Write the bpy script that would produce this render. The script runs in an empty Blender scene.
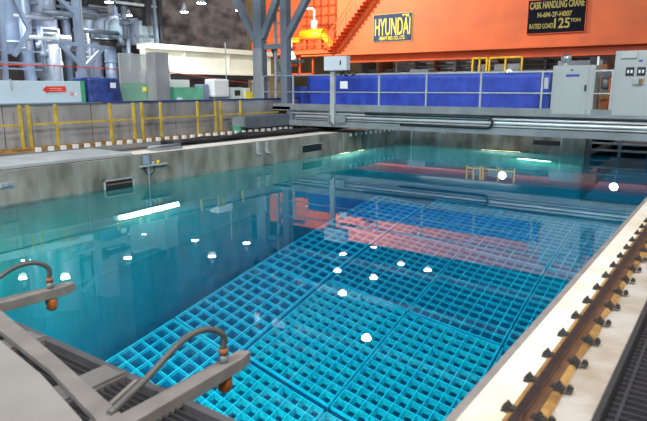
import bpy, bmesh, math, random
from mathutils import Vector, Matrix, noise
random.seed(7)
S = bpy.context.scene
COL = S.collection
PI = math.pi
# ------------------------------------------------------------------ camera
PITCH = math.radians(11.97); YAW = math.radians(35.50)
cd = bpy.data.cameras.new('camera'); cam = bpy.data.objects.new('camera', cd); COL.objects.link(cam)
cam.location = (0, 0, 0)
cam.rotation_euler = (PI/2 - PITCH, 0, YAW)
cd.sensor_width = 36; cd.lens = 578.0/647*36
cd.clip_start = 0.05; cd.clip_end = 300
cd.dof.use_dof = True; cd.dof.focus_distance = 11.0; cd.dof.aperture_fstop = 2.8
S.camera = cam
# ------------------------------------------------------------------ colour management, world
S.view_settings.view_transform = 'Standard'; S.view_settings.look = 'None'
S.view_settings.gamma = 1; S.view_settings.use_curve_mapping = False
S.view_settings.exposure = 0.0
S.cycles.use_denoising = True
S.cycles.max_bounces = 14; S.cycles.transmission_bounces = 8; S.cycles.glossy_bounces = 5
S.cycles.diffuse_bounces = 5; S.cycles.volume_bounces = 1; S.cycles.transparent_max_bounces = 8
S.cycles.sample_clamp_indirect = 6; S.cycles.caustics_refractive = True; S.cycles.caustics_reflective = True
S.cycles.blur_glossy = 0.3
w = bpy.data.worlds.new('world'); S.world = w; w.use_nodes = True
w.node_tree.nodes['Background'].inputs[0].default_value = (0.80, 0.90, 1.0, 1)
w.node_tree.nodes['Background'].inputs[1].default_value = 0.32
# geometry constants (metres, camera at the origin)
ZD = -1.37; ZW = -1.95; ZR = -9.25; ZF = -13.0
XL = -10.0; XR = -0.85; YN = 1.55; YF = 18.45

def area(name, loc, target, energy, size, color=(1,1,1), shape='DISK', sy=None, spread=None):
    l = bpy.data.lights.new(name, 'AREA'); l.energy = energy; l.shape = shape; l.size = size
    if sy: l.size_y = sy
    if spread: l.spread = spread
    l.color = color
    o = bpy.data.objects.new(name, l); COL.objects.link(o); o.location = loc
    d = Vector(target) - Vector(loc); o.rotation_euler = d.to_track_quat('-Z', 'Y').to_euler()
    return o
WARM = (1.0, .95, .88); COOL = (.86, .93, 1.0)
# unseen area lights added as fill for pool deck, crane and left bay
area('hall_fill', (2.5, -3, 7), (-4, 8, -1), 900, 1.2, WARM)
area('hall_fill', (3.5, 6, 9), (-3, 9, -1), 800, 1.2, WARM)
area('hall_fill', (-3, -5, 9), (-8, 12, 0), 1300, 1.2, COOL)
area('hall_fill', (-11, -4, 8), (-16, 9, 0), 700, 1.2, COOL)
area('hall_fill', (4, 16, 10), (-8, 40, 4), 350, 1.5, WARM)
area('hall_fill', (-12, 18, 12), (-22, 41, 4), 1700, 1.5, WARM)
area('hall_fill', (-28, 26, 11), (-31, 42, 4), 5500, 1.5, WARM)
area('hall_fill', (-12, 6, 11.5), (-24, 15, 2), 1500, 1.2, COOL)
# underwater lamps, below the bracket arms and along the walls
UW = (.75, 1.0, .62)
area('added_bridge_fill', (-6.5, 16.3, -1.28), (-6.5, 18.4, -1.7), 9, 3.0, WARM, 'RECTANGLE', .2)  # added lamp above the water, brightens the far wall under the bridge
area('pool_light', (-5.2, 2.0, -5.2), (-5.0, 6.5, -9.6), 680, .8, UW)
area('pool_light', (-3.6, 2.0, -5.2), (-4.0, 5.5, -9.6), 640, .8, UW)
area('pool_light', (-8.8, 2.1, -5.0), (-8.6, 7, -9.2), 400, .8, UW)
area('pool_light', (-1.15, 11, -3.0), (-5.0, 11, -9.4), 480, 1.0, UW)
area('pool_light', (-1.15, 7, -3.0), (-9.8, 8.5, -7.0), 130, 1.0, UW)
area('pool_light', (-5.0, 18.1, -3.6), (-6, 12, -9.4), 480, 1.0, UW)

# ------------------------------------------------------------------ materials
MATS = {}
def mat(name, color, rough=.5, metal=0, var=.12, scale=3, bump=0, bscale=40, color2=None, stretch=None, emit=None, estr=0, spec=None, coat=0):
    if name in MATS: return MATS[name]
    m = bpy.data.materials.new(name); m.use_nodes = True; nt = m.node_tree; N = nt.nodes; L = nt.links
    b = N['Principled BSDF']; b.inputs['Roughness'].default_value = rough; b.inputs['Metallic'].default_value = metal
    tc = N.new('ShaderNodeTexCoord'); mp = N.new('ShaderNodeMapping'); L.new(tc.outputs['Object'], mp.inputs[0])
    if stretch: mp.inputs['Scale'].default_value = stretch
    nz = N.new('ShaderNodeTexNoise'); nz.inputs['Scale'].default_value = scale; nz.inputs['Detail'].default_value = 6
    L.new(mp.outputs[0], nz.inputs[0])
    cr = N.new('ShaderNodeValToRGB'); L.new(nz.outputs[0], cr.inputs[0])
    c2 = color2 or [c*(1-var*2.2) for c in color]
    cr.color_ramp.elements[0].position = .32; cr.color_ramp.elements[1].position = .62
    cr.color_ramp.elements[0].color = (*c2, 1); cr.color_ramp.elements[1].color = (*color, 1)
    L.new(cr.outputs[0], b.inputs['Base Color'])
    if bump:
        n2 = N.new('ShaderNodeTexNoise'); n2.inputs['Scale'].default_value = bscale; L.new(tc.outputs['Object'], n2.inputs[0])
        bp = N.new('ShaderNodeBump'); bp.inputs['Strength'].default_value = bump; bp.inputs['Distance'].default_value = .02
        L.new(n2.outputs[0], bp.inputs['Height']); L.new(bp.outputs[0], b.inputs['Normal'])
    if emit:
        b.inputs['Emission Color'].default_value = (*emit, 1); b.inputs['Emission Strength'].default_value = estr
    MATS[name] = m
    return m
M_conc = mat('pool_wall_concrete', (.34, .32, .28), .7, 0, scale=2.4, color2=(.12, .105, .085), stretch=(1, 1, .40), bump=.3)
M_concd = mat('dark_concrete', (.16, .15, .14), .85, 0, scale=1.0, color2=(.07, .065, .06), bump=.3)
M_floor = mat('hall_floor', (.30, .29, .27), .5, 0, scale=1.5)
M_white = mat('white_painted_curb', (.80, .77, .70), .55, 0, scale=2.2, color2=(.66, .58, .44), bump=.15)
M_steelstrip = mat('curb_edge_steel', (.36, .33, .31), .5, .3, scale=6)
M_tube = mat('bright_tube', (.80, .82, .85), .3, .35, scale=2, var=.04)
M_grout = mat('rusty_grout', (.42, .24, .07), .75, 0, scale=7, color2=(.20, .10, .03), bump=.5)
M_pad = mat('stained_deck_concrete', (.46, .42, .38), .8, 0, scale=4, color2=(.33, .27, .20), bump=.3)
M_rail = mat('rail_steel', (.17, .085, .05), .55, .2, scale=9, color2=(.10, .05, .03))
M_railtop = mat('rail_running_surface', (.055, .04, .038), .45, .3, scale=9)
M_clip = mat('clip_steel', (.07, .065, .06), .6, .4, scale=20, bump=.3)
M_dark = mat('dark_grating_steel', (.035, .033, .036), .8, 0, scale=9)
M_liner = mat('stainless_liner', (.24, .34, .29), .5, .2, scale=.7, color2=(.13, .21, .19), stretch=(1, 1, .3))
M_rack = mat('rack_steel', (.62, .72, .68), .45, .1, scale=3, color2=(.40, .50, .47))
M_rackf = mat('rack_funnel_steel', (.38, .56, .44), .5, .1, scale=9, color2=(.20, .30, .36))
M_rackt = mat('lit_rack_rim', (.86, .92, .88), .4, .1, scale=3, color2=(.62, .74, .70))  # rims lightened so the cell tops look lit from above
M_rackd = mat('shaded_rack_wall', (.16, .28, .42), .5, .1, scale=3)  # shade inside the cells and blue water haze put into the colour
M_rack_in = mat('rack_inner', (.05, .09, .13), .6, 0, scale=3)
M_grey = mat('machine_grey', (.27, .30, .32), .45, .2, scale=2)
M_greyd = mat('tower_grey', (.17, .205, .25), .45, .2, scale=2)
M_greyl = mat('light_grey_paint', (.46, .49, .50), .45, .1, scale=2)
M_cab = mat('cabinet_grey', (.40, .43, .43), .42, .05, scale=1.5, var=.05)
M_chrome = mat('polished_tube', (.75, .77, .80), .18, .9, scale=2, var=.05)
M_black = mat('black_rubber', (.018, .018, .02), .5, 0, scale=5)
M_tarp = mat('blue_tarp', (.030, .075, .48), .5, 0, scale=3, color2=(.02, .05, .36), bump=.25, bscale=6)
M_navy = mat('navy_tarp', (.03, .06, .24), .4, 0, scale=4, color2=(.012, .025, .12), bump=1.0, bscale=5)
M_orange = mat('crane_orange', (.74, .15, .035), .6, 0, scale=.6, color2=(.60, .12, .035))
M_orangep = mat('crane_orange_flange', (.72, .10, .02), .5, 0, scale=.6)
M_red = mat('red_paint', (.75, .05, .03), .5, 0)
M_yel = mat('yellow_paint', (.62, .44, .05), .5, 0, scale=5, color2=(.42, .28, .03))
M_yelb = mat('bright_yellow_paint', (.90, .55, .01), .4, 0, scale=3)
M_cream = mat('cream_beam_paint', (.86, .84, .68), .5, 0, scale=1.2, var=.04)
M_mott = mat('stained_concrete_wall', (.15, .125, .12), .8, 0, scale=2.2, color2=(.025, .02, .02), bump=.2, stretch=(1, .6, 1))
M_beige = mat('beige_wall', (.48, .36, .20), .7, 0, scale=.4)
M_duct = mat('galvanised_duct', (.42, .46, .56), .38, .25, scale=1.5)
M_ductb = mat('blue_grey_pipe', (.34, .42, .56), .4, .3, scale=1.5)
M_stain = mat('brushed_stainless', (.50, .49, .50), .35, .35, scale=1.0, stretch=(1, 1, .5), color2=(.24, .23, .23))
M_pale = mat('pale_blue_paint', (.50, .62, .68), .45, 0, scale=1, var=.03)
M_green = mat('green_paint', (.07, .38, .20), .5, 0)
M_greenl = mat('light_green_sheet', (.16, .50, .32), .55, 0)
M_whitep = mat('white_plastic', (.82, .82, .80), .4, 0, var=.02)
M_paper = mat('paper', (.75, .78, .80), .7, 0, var=.03)
M_yellow = mat('yellow_card', (.85, .80, .08), .6, 0, var=.03)
M_ceil = mat('dark_ceiling', (.05, .05, .055), .8, 0, scale=.5)
M_corr = mat('wall_cladding', (.30, .33, .40), .6, 0, scale=.5, color2=(.16, .17, .22))
M_sign = mat('sign_black', (.012, .014, .022), .5, 0)
M_signy = mat('sign_yellow', (.80, .66, .03), .5, 0, var=.02)
M_signm = mat('sign_dull_yellow', (.42, .34, .07), .5, 0, var=.05)
M_signb = mat('sign_slate', (.055, .075, .14), .5, 0)
M_brown = mat('orange_cap', (.42, .12, .02), .55, 0, scale=20)
M_arm = mat('arm_paint', (.26, .235, .215), .5, .1, scale=5)
M_hose = mat('grey_hose', (.11, .105, .10), .45, .2, scale=5)
M_lamp = mat('lamp_glow', (1, 1, 1), .5, emit=(.85, .93, 1), estr=60)
M_lampu = mat('pool_lamp_glow', (1, 1, 1), .5, emit=(1, .86, .40), estr=5)
M_rust = mat('rusty_plate', (.30, .12, .05), .7, 0, scale=5)
for m_ in (M_sign, M_signb): m_.node_tree.nodes['Principled BSDF'].inputs['Roughness'].default_value = .95; m_.node_tree.nodes['Principled BSDF'].inputs['Specular IOR Level'].default_value = .05
def glass(name, col, alpha_mix):
    m = bpy.data.materials.new(name); m.use_nodes = True; nt = m.node_tree; N = nt.nodes; L = nt.links
    b = N['Principled BSDF']; b.inputs['Base Color'].default_value = (*col, 1); b.inputs['Roughness'].default_value = .15
    t = N.new('ShaderNodeBsdfTransparent'); x = N.new('ShaderNodeMixShader'); x.inputs[0].default_value = alpha_mix
    L.new(t.outputs[0], x.inputs[1]); L.new(b.outputs[0], x.inputs[2]); L.new(x.outputs[0], N['Material Output'].inputs[0])
    return m
M_film = glass('clear_plastic_sheet', (.48, .50, .50), .55)
M_filmg = glass('green_plastic_sheet', (.22, .42, .30), .8)
# water: refracting surface with a slight ripple, absorbing body
def water_mat():
    m = bpy.data.materials.new('pool_water'); m.use_nodes = True; nt = m.node_tree; N = nt.nodes; L = nt.links
    b = N['Principled BSDF']; b.inputs['Base Color'].default_value = (1, 1, 1, 1); b.inputs['Roughness'].default_value = 0
    b.inputs['Transmission Weight'].default_value = 1; b.inputs['IOR'].default_value = 1.333
    tc = N.new('ShaderNodeTexCoord')
    n = N.new('ShaderNodeTexNoise'); n.inputs['Scale'].default_value = 1.6; n.inputs['Detail'].default_value = 3
    L.new(tc.outputs['Object'], n.inputs[0])
    bp = N.new('ShaderNodeBump'); bp.inputs['Strength'].default_value = .012; bp.inputs['Distance'].default_value = .01
    L.new(n.outputs[0], bp.inputs['Height']); L.new(bp.outputs[0], b.inputs['Normal'])
    va = N.new('ShaderNodeVolumeAbsorption'); va.inputs['Color'].default_value = (.0, .765, .925, 1); va.inputs['Density'].default_value = .32
    vs = N.new('ShaderNodeVolumeScatter'); vs.inputs['Color'].default_value = (.05, .50, .95, 1); vs.inputs['Density'].default_value = .014
    ad = N.new('ShaderNodeAddShader'); L.new(va.outputs[0], ad.inputs[0]); L.new(vs.outputs[0], ad.inputs[1])
    L.new(ad.outputs[0], N['Material Output'].inputs['Volume'])
    return m
M_water = water_mat()

# ------------------------------------------------------------------ mesh helpers
class MB:
    def __init__(s): s.v = []; s.f = []; s.mi = []; s.sm = []; s.cur = 0
    def add(s, vs, fs, smooth=False):
        o = len(s.v); s.v += [tuple(v) for v in vs]
        for f in fs: s.f.append(tuple(o+i for i in f)); s.mi.append(s.cur); s.sm.append(smooth)
        return s
    def box(s, x0, x1, y0, y1, z0, z1):
        if x0 > x1: x0, x1 = x1, x0
        if y0 > y1: y0, y1 = y1, y0
        if z0 > z1: z0, z1 = z1, z0
        v = [(x, y, z) for z in (z0, z1) for y in (y0, y1) for x in (x0, x1)]
        return s.add(v, [(0,2,3,1),(4,5,7,6),(0,1,5,4),(2,6,7,3),(0,4,6,2),(1,3,7,5)])
    def bar(s, a, b, w, h=None, up=(0,0,1)):
        h = h or w; a = Vector(a); b = Vector(b); d = (b-a).normalized(); u = Vector(up)
        if abs(d.dot(u)) > .98: u = Vector((1,0,0))
        r = d.cross(u).normalized(); u = r.cross(d).normalized()
        v = [p + r*(i*w/2) + u*(j*h/2) for p in (a, b) for i, j in ((-1,-1),(1,-1),(1,1),(-1,1))]
        return s.add(v, [(0,1,2,3),(7,6,5,4),(0,4,5,1),(1,5,6,2),(2,6,7,3),(3,7,4,0)])
    def tube(s, pts, r, n=12, caps=True):
        pts = [Vector(p) for p in pts]; rs = r if isinstance(r, (list, tuple)) else [r]*len(pts)
        rings = []; prev = None
        for i, p in enumerate(pts):
            d = (pts[min(i+1, len(pts)-1)] - pts[max(i-1, 0)]).normalized()
            u = prev if prev is not None else (Vector((0,0,1)) if abs(d.z) < .9 else Vector((1,0,0)))
            rt = d.cross(u).normalized(); u = rt.cross(d).normalized(); prev = u
            rings.append([p + (rt*math.cos(2*PI*k/n) + u*math.sin(2*PI*k/n))*rs[i] for k in range(n)])
        o = len(s.v); s.v += [tuple(q) for rg in rings for q in rg]
        for i in range(len(rings)-1):
            for k in range(n):
                s.f.append((o+i*n+k, o+i*n+(k+1)%n, o+(i+1)*n+(k+1)%n, o+(i+1)*n+k)); s.mi.append(s.cur); s.sm.append(True)
        if caps:
            s.f.append(tuple(o+k for k in range(n))[::-1]); s.mi.append(s.cur); s.sm.append(False)
            s.f.append(tuple(o+(len(rings)-1)*n+k for k in range(n))); s.mi.append(s.cur); s.sm.append(False)
        return s
    def build(s, name, m, parent=None, bevel=0):
        me = bpy.data.meshes.new(name)
        off = parent_world(parent)
        me.from_pydata([(x-off[0], y-off[1], z-off[2]) for x, y, z in s.v], [], s.f)
        ms = m if isinstance(m, (list, tuple)) else [m]
        for q in ms: me.materials.append(q)
        me.polygons.foreach_set('material_index', s.mi); me.polygons.foreach_set('use_smooth', s.sm)
        bm = bmesh.new(); bm.from_mesh(me); bmesh.ops.recalc_face_normals(bm, faces=bm.faces); bm.to_mesh(me); bm.free()
        me.update()
        o = bpy.data.objects.new(name, me); COL.objects.link(o)
        if parent: o.parent = parent
        if bevel:
            b = o.modifiers.new('bevel', 'BEVEL'); b.width = bevel; b.segments = 2; b.limit_method = 'ANGLE'; b.angle_limit = 1
        return o
def parent_world(p):
    v = Vector((0,0,0))
    while p is not None: v += Vector(p.location); p = p.parent
    return v
def tag(o, label, cat, group=None, kind=None):
    if label: o['label'] = label
    if cat: o['category'] = cat
    if group: o['group'] = group
    if kind: o['kind'] = kind
    return o
def empty(name, loc, label, cat, group=None):
    o = bpy.data.objects.new(name, None); COL.objects.link(o); o.location = loc; o.empty_display_size = .2
    return tag(o, label, cat, group)
def struct(name, mb, m): return tag(mb.build(name, m), None, None, kind='structure')
def bx(*a): return MB().box(*a)
def tb(*a, **k): return MB().tube(*a, **k)
def copy_tree(o, loc=None, parent=None):
    c = o.copy(); COL.objects.link(c)
    if parent: c.parent = parent
    if loc: c.location = loc
    for ch in o.children: copy_tree(ch, None, c)
    return c
def text(body, name, m, parent, loc, size, width=None, rot=(PI/2, 0, 0), depth=.01, sx=1, bold=0):
    cu = bpy.data.curves.new(name, 'FONT'); cu.body = body; cu.size = size; cu.extrude = depth; cu.align_x = 'CENTER'; cu.align_y = 'CENTER'
    cu.offset = bold
    t = bpy.data.objects.new(name, cu); COL.objects.link(t)
    dg = bpy.context.evaluated_depsgraph_get(); me = bpy.data.meshes.new_from_object(t.evaluated_get(dg))
    bpy.data.objects.remove(t)
    xs = [v.co.x for v in me.vertices]; k = (width/(max(xs)-min(xs))) if width else 1
    mx = Matrix.LocRotScale(Vector(loc)-parent_world(parent), None, None) @ __import__('mathutils').Euler(rot).to_matrix().to_4x4() @ Matrix.Diagonal((k*sx, 1, 1, 1))
    me.transform(mx); me.materials.clear(); me.materials.append(m)
    o = bpy.data.objects.new(name, me); COL.objects.link(o); o.parent = parent
    return o

# ================================================================== SETTING
# hall floor around the pool
f = MB()
f.box(-60, XL-.75, -2, 60, ZD-.5, ZD-.02)            # left of the pool
f.box(XL-.75, -3.65, YF+.5, 60, ZD-.5, ZD-.02)         # beyond
f.box(-1.9, 8, YF+.5, 60, ZD-.5, ZD-.02)
f.box(-3.65, -1.9, 23.5, 60, ZD-.5, ZD-.02)
struct('floor', f, M_floor)
# pool shell
struct('wall_left', bx(XL-.75, XL, 0.2, YF+.5, ZF, ZD), [M_conc])
struct('wall_right', bx(XR, XR+.5, -1, YF+.5, ZF, ZD-.03), [M_liner])
wf = MB(); wf.box(XL-.5, -3.65, YF, YF+.5, ZF, ZD-.02); wf.box(-1.9, XR+.5, YF, YF+.5, ZF, ZD-.02)
wf.box(-3.65, -1.9, YF, YF+.5, ZF, ZR)
struct('wall_back', wf, M_conc)
wc = MB(); wc.box(-3.95, -3.65, YF+.5, 23.5, ZR, ZD-.02); wc.box(-1.9, -1.6, YF+.5, 23.5, ZR, ZD-.02); wc.box(-3.95, -1.6, 23.5, 23.8, ZR, ZD-.02)
struct('wall_canal', wc, M_concd)
struct('wall_near', bx(XL, XR, YN-.5, YN, ZF, ZD-.36), M_liner)
struct('pool_floor', bx(XL-.5, XR+.5, YN-.5, YF+.5, ZF-.3, ZF), M_liner)
# stainless liner on the pool walls below the water, with welded seams and a step
ln = MB()
ln.box(XL, XL+.02, YN, YF, ZF, ZW-.35)
y = 2.2
while y < YF:
    ln.box(XL+.02, XL+.035, y-.02, y+.02, ZF, ZW-.36); y += 1.35
ln.box(XL+.02, XL+.06, YN, YF, -5.05, -4.97); ln.box(XL+.02, XL+.045, YN, YF, -7.3, -7.25)
struct('trim_1', ln, M_liner)
ln = MB(); ln.box(XL+.02, -3.7, YF-.02, YF, ZF, ZW-.35); ln.box(-1.85, XR, YF-.02, YF, ZF, ZW-.35)
struct('trim_2', ln, M_liner)
# water
wb = bx(XL-.03, XR+.03, YN-.03, YF+.03, ZF-.05, ZW)
wv = wb
wo = wv.build('pool_water', M_water); tag(wo, 'clear blue water filling the storage pool and mirroring the hall', 'water', kind='stuff')
wb = bx(-3.68, -1.87, YF+.031, 23.53, ZR-.05, ZW)
wo = wb.build('canal_water', M_water); tag(wo, 'dark water in the narrow gate canal beyond the pool', 'water', kind='stuff')
# hall walls and ceiling
struct('wall_hall_back', bx(-60, 8, 56, 56.4, ZD, 13), M_beige)
struct('wall_hall_left', bx(-60.4, -60, 0, 56.4, ZD, 13), M_corr)
struct('wall_concrete_block', bx(-40, -23.3, 19.3, 25.2, ZD, 12.9), M_mott)
wl = MB(); wl.box(-27.5, -27.2, -4, 19.3, ZD, 12.9)
yy = -4
while yy < 18.3: wl.box(-27.2, -27.12, yy, yy+.18, ZD, 12.9); yy += .45
struct('wall_machinery_bay', wl, mat('brown_cladding', (.17, .13, .12), .7, 0, scale=.8, color2=(.07, .055, .055)))
cl = MB(); cl.box(-60, 8, 8, 56, 13, 13.3)
struct('ceiling', cl, M_ceil)
tr = MB()
for yb in (22, 30, 38, 46): tr.box(-60, 8, yb-.15, yb+.15, 12.4, 13)
for xb in (-50, -40, -30, -20, -10, 0): tr.box(xb-.12, xb+.12, 8, 56, 12.6, 13)
struct('trim_3', tr, M_greyd)

# ------------------------------------------------------------------ right curb
struct('trim_4', bx(XR-.01, XR+.035, YN-.3, YF, ZD-.35, ZD+.005), M_steelstrip)
cb = MB(); yy = YN-.6; k = 0
struct('trim_5', bx(XR+.035, -.64, YN-.6, 22, ZD-.35, ZD+.012), M_white)
struct('trim_6', bx(-.64, -.33, YN-.6, 22, ZD-.35, ZD-.005), M_pad)
struct('trim_7', bx(-.35, -.325, YN-.6, 22, ZD-.1, ZD+.03), M_dark)
# rusty grout strip beneath the rail
g = MB(); n = 60; vs = []
for i in range(n+1):
    yv = .9 + i*.35; wob = random.uniform(-.018, .02)
    vs += [(-.66, yv, ZD+.012), (-.505+wob, yv, ZD+.004), (-.52+wob, yv, ZD+.016), (-.655, yv, ZD+.02)]
g.add(vs, [(a*4+j, a*4+(j+1)%4, a*4+4+(j+1)%4, a*4+4+j) for a in range(n) for j in range(4)])
struct('trim_8', g, M_grout)
rr = empty('crane_rail', (-.6, 2, ZD+.01), 'rust-brown steel rail bolted along the white curb at right', 'rail')
prof = [(-.045, 0), (.045, 0), (.045, .008), (.014, .014), (.014, .032), (.020, .036), (.020, .052), (-.020, .052), (-.020, .036), (-.014, .032), (-.014, .014), (-.045, .008)]
def extr(prof, x, z, y0, y1):
    m = MB(); n = len(prof)
    m.add([(x+a, yv, z+b) for yv in (y0, y1) for a, b in prof], [tuple(range(n)), tuple(range(2*n-1, n-1, -1))] + [(i, (i+1)%n, n+(i+1)%n, n+i) for i in range(n)])
    return m
e = extr(prof, -.594, ZD+.015, .9, 21.5); e.build('rail_bar', M_rail, rr)
bx(-.612, -.576, .9, 21.5, ZD+.0665, ZD+.069).build('running_surface', M_railtop, rr)
def clip(x, y, s, par):
    m = MB(); z = ZD+.014
    m.box(x-.022, x+.022, y-.028, y+.028, z, z+.008)
    m.add([(x-s*.022, y-.018, z+.008), (x+s*.036, y-.018, z+.008), (x+s*.036, y-.018, z+.018), (x, y-.018, z+.024), (x-s*.022, y-.018, z+.018),
           (x-s*.022, y+.018, z+.008), (x+s*.036, y+.018, z+.008), (x+s*.036, y+.018, z+.018), (x, y+.018, z+.024), (x-s*.022, y+.018, z+.018)],
          [(0,1,2,3,4), (9,8,7,6,5), (0,5,6,1), (1,6,7,2), (2,7,8,3), (3,8,9,4), (4,9,5,0)])
    m.tube([(x, y, z+.02), (x, y, z+.034)], .013, 6); m.tube([(x, y, z+.034), (x, y, z+.044)], .006, 8)
    if s < 0:   # outer side has a second bolt block
        m.box(x+.028, x+.056, y+.0, y+.035, z-.002, z+.014); m.tube([(x+.042, y+.018, z+.014), (x+.042, y+.018, z+.026)], .011, 6)
    return m.build('rail_clip', M_clip, par)
for i in range(-3, 46):
    yv = 2.30 + .313*i
    if yv < .95: continue
    clip(-.665, yv, 1, rr); clip(-.528, yv-.01, -1, rr)
# dark grating right of the rail
gt = empty('deck_grating', (.3, 3, ZD), 'dark steel floor grating to the right of the rail', 'grating')
m = MB(); yy = 1.0
while yy < 9: m.box(-.31, 1.2, yy, yy+.012, ZD-.05, ZD); yy += .055
m.build('bearing_bars', M_dark, gt)
m = MB()
for i in range(8): m.box(-.28+i*.2, -.265+i*.2, 1.0, 9, ZD-.03, ZD+.003)
m.build('cross_bars', M_dark, gt)
bx(-.31, 1.2, .9, 9, ZD-.5, ZD-.45).build('pan', M_dark, gt)

# ------------------------------------------------------------------ near edge : angle, gratings, bracket arms, blurred cover
struct('trim_9', bx(-7, XR, YN-.01, YN+.03, ZD-.3, ZD-.002), mat('dull_edge_steel', (.11, .105, .11), .6, .2, scale=6))
gn = empty('edge_grating', (-2.5, 1.2, ZD), 'dark grating strip along the near edge of the pool', 'grating')
m = MB(); yy = .2
while yy < YN-.05: m.box(-7, XR-.05, yy, yy+.008, ZD-.05, ZD-.005); yy += .034
m.build('bearing_bars', M_dark, gn)
m = MB(); xx = -7
m.box(-7, XR-.05, .1, YN-.04, ZD-.35, ZD-.3)
m.build('pan', M_dark, gn)
for x0 in (-3.02, -2.30):
    MB().box(x0-.16, x0+.02, .3, YN, ZD-.04, ZD+.004).box(x0-.005, x0+.012, .3, YN, ZD+.004, ZD+.02).build('cross_plate', mat('plate_grey', (.19, .18, .175), .6, .1, scale=5), gn)
for x0 in (-2.06, ):
    MB().bar((x0+.02, 1.20, ZD+.01), (x0-.12, YN-.02, ZD+.01), .02, .02).build('diagonal_strap', M_arm, gn)
def arm(x0, x1, yt, name_label):
    r = empty('bracket_arm', (x0, 1.0, ZD), name_label, 'bracket')
    z0, z1 = ZD-.02, ZD+.045
    m = MB()
    # tapering channel arm from (x0,.7) to tip (x1,yt)
    w = .058
    P = [(x0-w, .6), (x0+w, .6), (x1+w*.75, yt-.09), (x1+w*.35, yt), (x1-w*.65, yt-.02)]
    n = len(P)
    m.add([(a, b, z) for z in (z0, z1) for a, b in P], [tuple(range(n))[::-1], tuple(range(n, 2*n))] + [(i, (i+1)%n, n+(i+1)%n, n+i) for i in range(n)])
    m.build('arm_body', M_arm, r, bevel=.004)
    cx, cy = x1-.0, yt-.17
    tb([(cx, cy, z1), (cx, cy, z1+.045)], .021, 14).build('gland', M_grey, r)
    tb([(cx, cy, z1+.045), (cx, cy, z1+.075)], .024, 14).build('gland_ring', M_rust, r)
    pts = []
    A = Vector((cx, cy, z1+.07)); B = A + Vector((0, 0, .075)); 
    ctrl = [A, B, A+Vector((-.03, -.08, .125)), A+Vector((-.04, -.22, .115)), A+Vector((-.04, -.42, .02)), A+Vector((-.04, -.62, -.06))]
    for i in range(len(ctrl)-1):
        p0 = ctrl[max(i-1, 0)]; p1 = ctrl[i]; p2 = ctrl[i+1]; p3 = ctrl[min(i+2, len(ctrl)-1)]
        for t in range(6):
            t /= 6
            pts.append(.5*((2*p1)+(-p0+p2)*t+(2*p0-5*p1+4*p2-p3)*t*t+(-p0+3*p1-3*p2+p3)*t**3))
    pts.append(ctrl[-1])
    tb(pts, .0155, 12).build('cable_hose', M_hose, r)
    tb([(cx, cy, z0), (cx, cy, z0-.02), (cx, cy, z0-.075), (cx, cy, z0-.09)], [.03, .038, .036, .02], 16).build('lamp_cap', M_brown, r)
    return r
arm(-1.88, -1.93, 2.03, 'grey bracket arm with curved hose at bottom centre over the rack cells')
arm(-3.80, -3.66, 2.12, 'grey bracket arm with curved hose at the far left edge over open water')
# big pale cover out of focus in the corner
cv = empty('deck_cover', (-2.6, .9, ZD), 'large pale metal deck cover in the bottom left corner, out of focus', 'cover')
def quad_prism(P, z0, z1):
    n = len(P); m = MB()
    m.add([(a, b, z) for z in (z0, z1) for a, b in P], [tuple(range(n))[::-1], tuple(range(n, 2*n))] + [(i, (i+1)%n, n+(i+1)%n, n+i) for i in range(n)])
    return m
quad_prism([(-4.2, 1.50), (-3.50, 1.40), (-2.54, 1.27), (-1.75, 1.10), (-1.3, 1.0), (-1.3, .2), (-4.2, .2)], ZD+.02, ZD+.05).build('plate', mat('deck_cover_paint', (.34, .32, .30), .5, .1, scale=1.5, color2=(.26, .24, .22)), cv, bevel=.005)
quad_prism([(-4.2, 1.62), (-3.56, 1.56), (-2.66, 1.41), (-1.90, 1.27), (-1.3, 1.14), (-1.3, 1.03), (-1.75, 1.14), (-2.54, 1.31), (-3.50, 1.44), (-4.2, 1.53)], ZD+.02, ZD+.055).build('edge_trim', M_arm, cv, bevel=.004)

# ------------------------------------------------------------------ storage racks
def rack(x0, y0, nx, ny, p, t, label, group, lip):
    X1 = x0 + nx*p; Y1 = y0 + ny*p
    r = empty('fuel_storage_rack', (x0, y0, ZF), label, 'storage rack', group)
    m = MB(); zb = ZR-2.2; zt = ZR-.08
    def grid(m, z0, z1, t):
        for i in range(nx+1): m.box(x0+i*p-t/2, x0+i*p+t/2, y0-t/2, Y1+t/2, z0, z1)
        for j in range(ny+1):
            for i in range(nx): m.box(x0+i*p+t/2, x0+(i+1)*p-t/2, y0+j*p-t/2, y0+j*p+t/2, z0, z1-.002)
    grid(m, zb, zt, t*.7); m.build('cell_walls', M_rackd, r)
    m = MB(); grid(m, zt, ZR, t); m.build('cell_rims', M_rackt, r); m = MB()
    f = lip
    for i in range(nx):
        for j in range(ny):
            a, b, c, d = x0+i*p+t/2, x0+(i+1)*p-t/2, y0+j*p+t/2, y0+(j+1)*p-t/2
            z0, z1 = ZR-.005, ZR-.03-f*1.6
            o = [(a,c,z0),(b,c,z0),(b,d,z0),(a,d,z0),(a+f,c+f,z1),(b-f,c+f,z1),(b-f,d-f,z1),(a+f,d-f,z1)]
            m.add(o, [(0,1,5,4),(1,2,6,5),(2,3,7,6),(3,0,4,7)])
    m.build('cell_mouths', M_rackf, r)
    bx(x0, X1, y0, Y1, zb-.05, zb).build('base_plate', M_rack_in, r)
    mm = MB()
    for a in (x0+.2, X1-.2):
        for b in (y0+.2, Y1-.2): mm.box(a-.08, a+.08, b-.08, b+.08, ZF+.002, zb-.05)
    mm.build('support_feet', M_rack_in, r)
    return r
P1 = .277; P2 = .2255
rows = [(1.72, 'nearest'), (4.70, 'second'), (7.78, 'third'), (10.80, 'fourth'), (13.84, 'farthest')]
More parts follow.
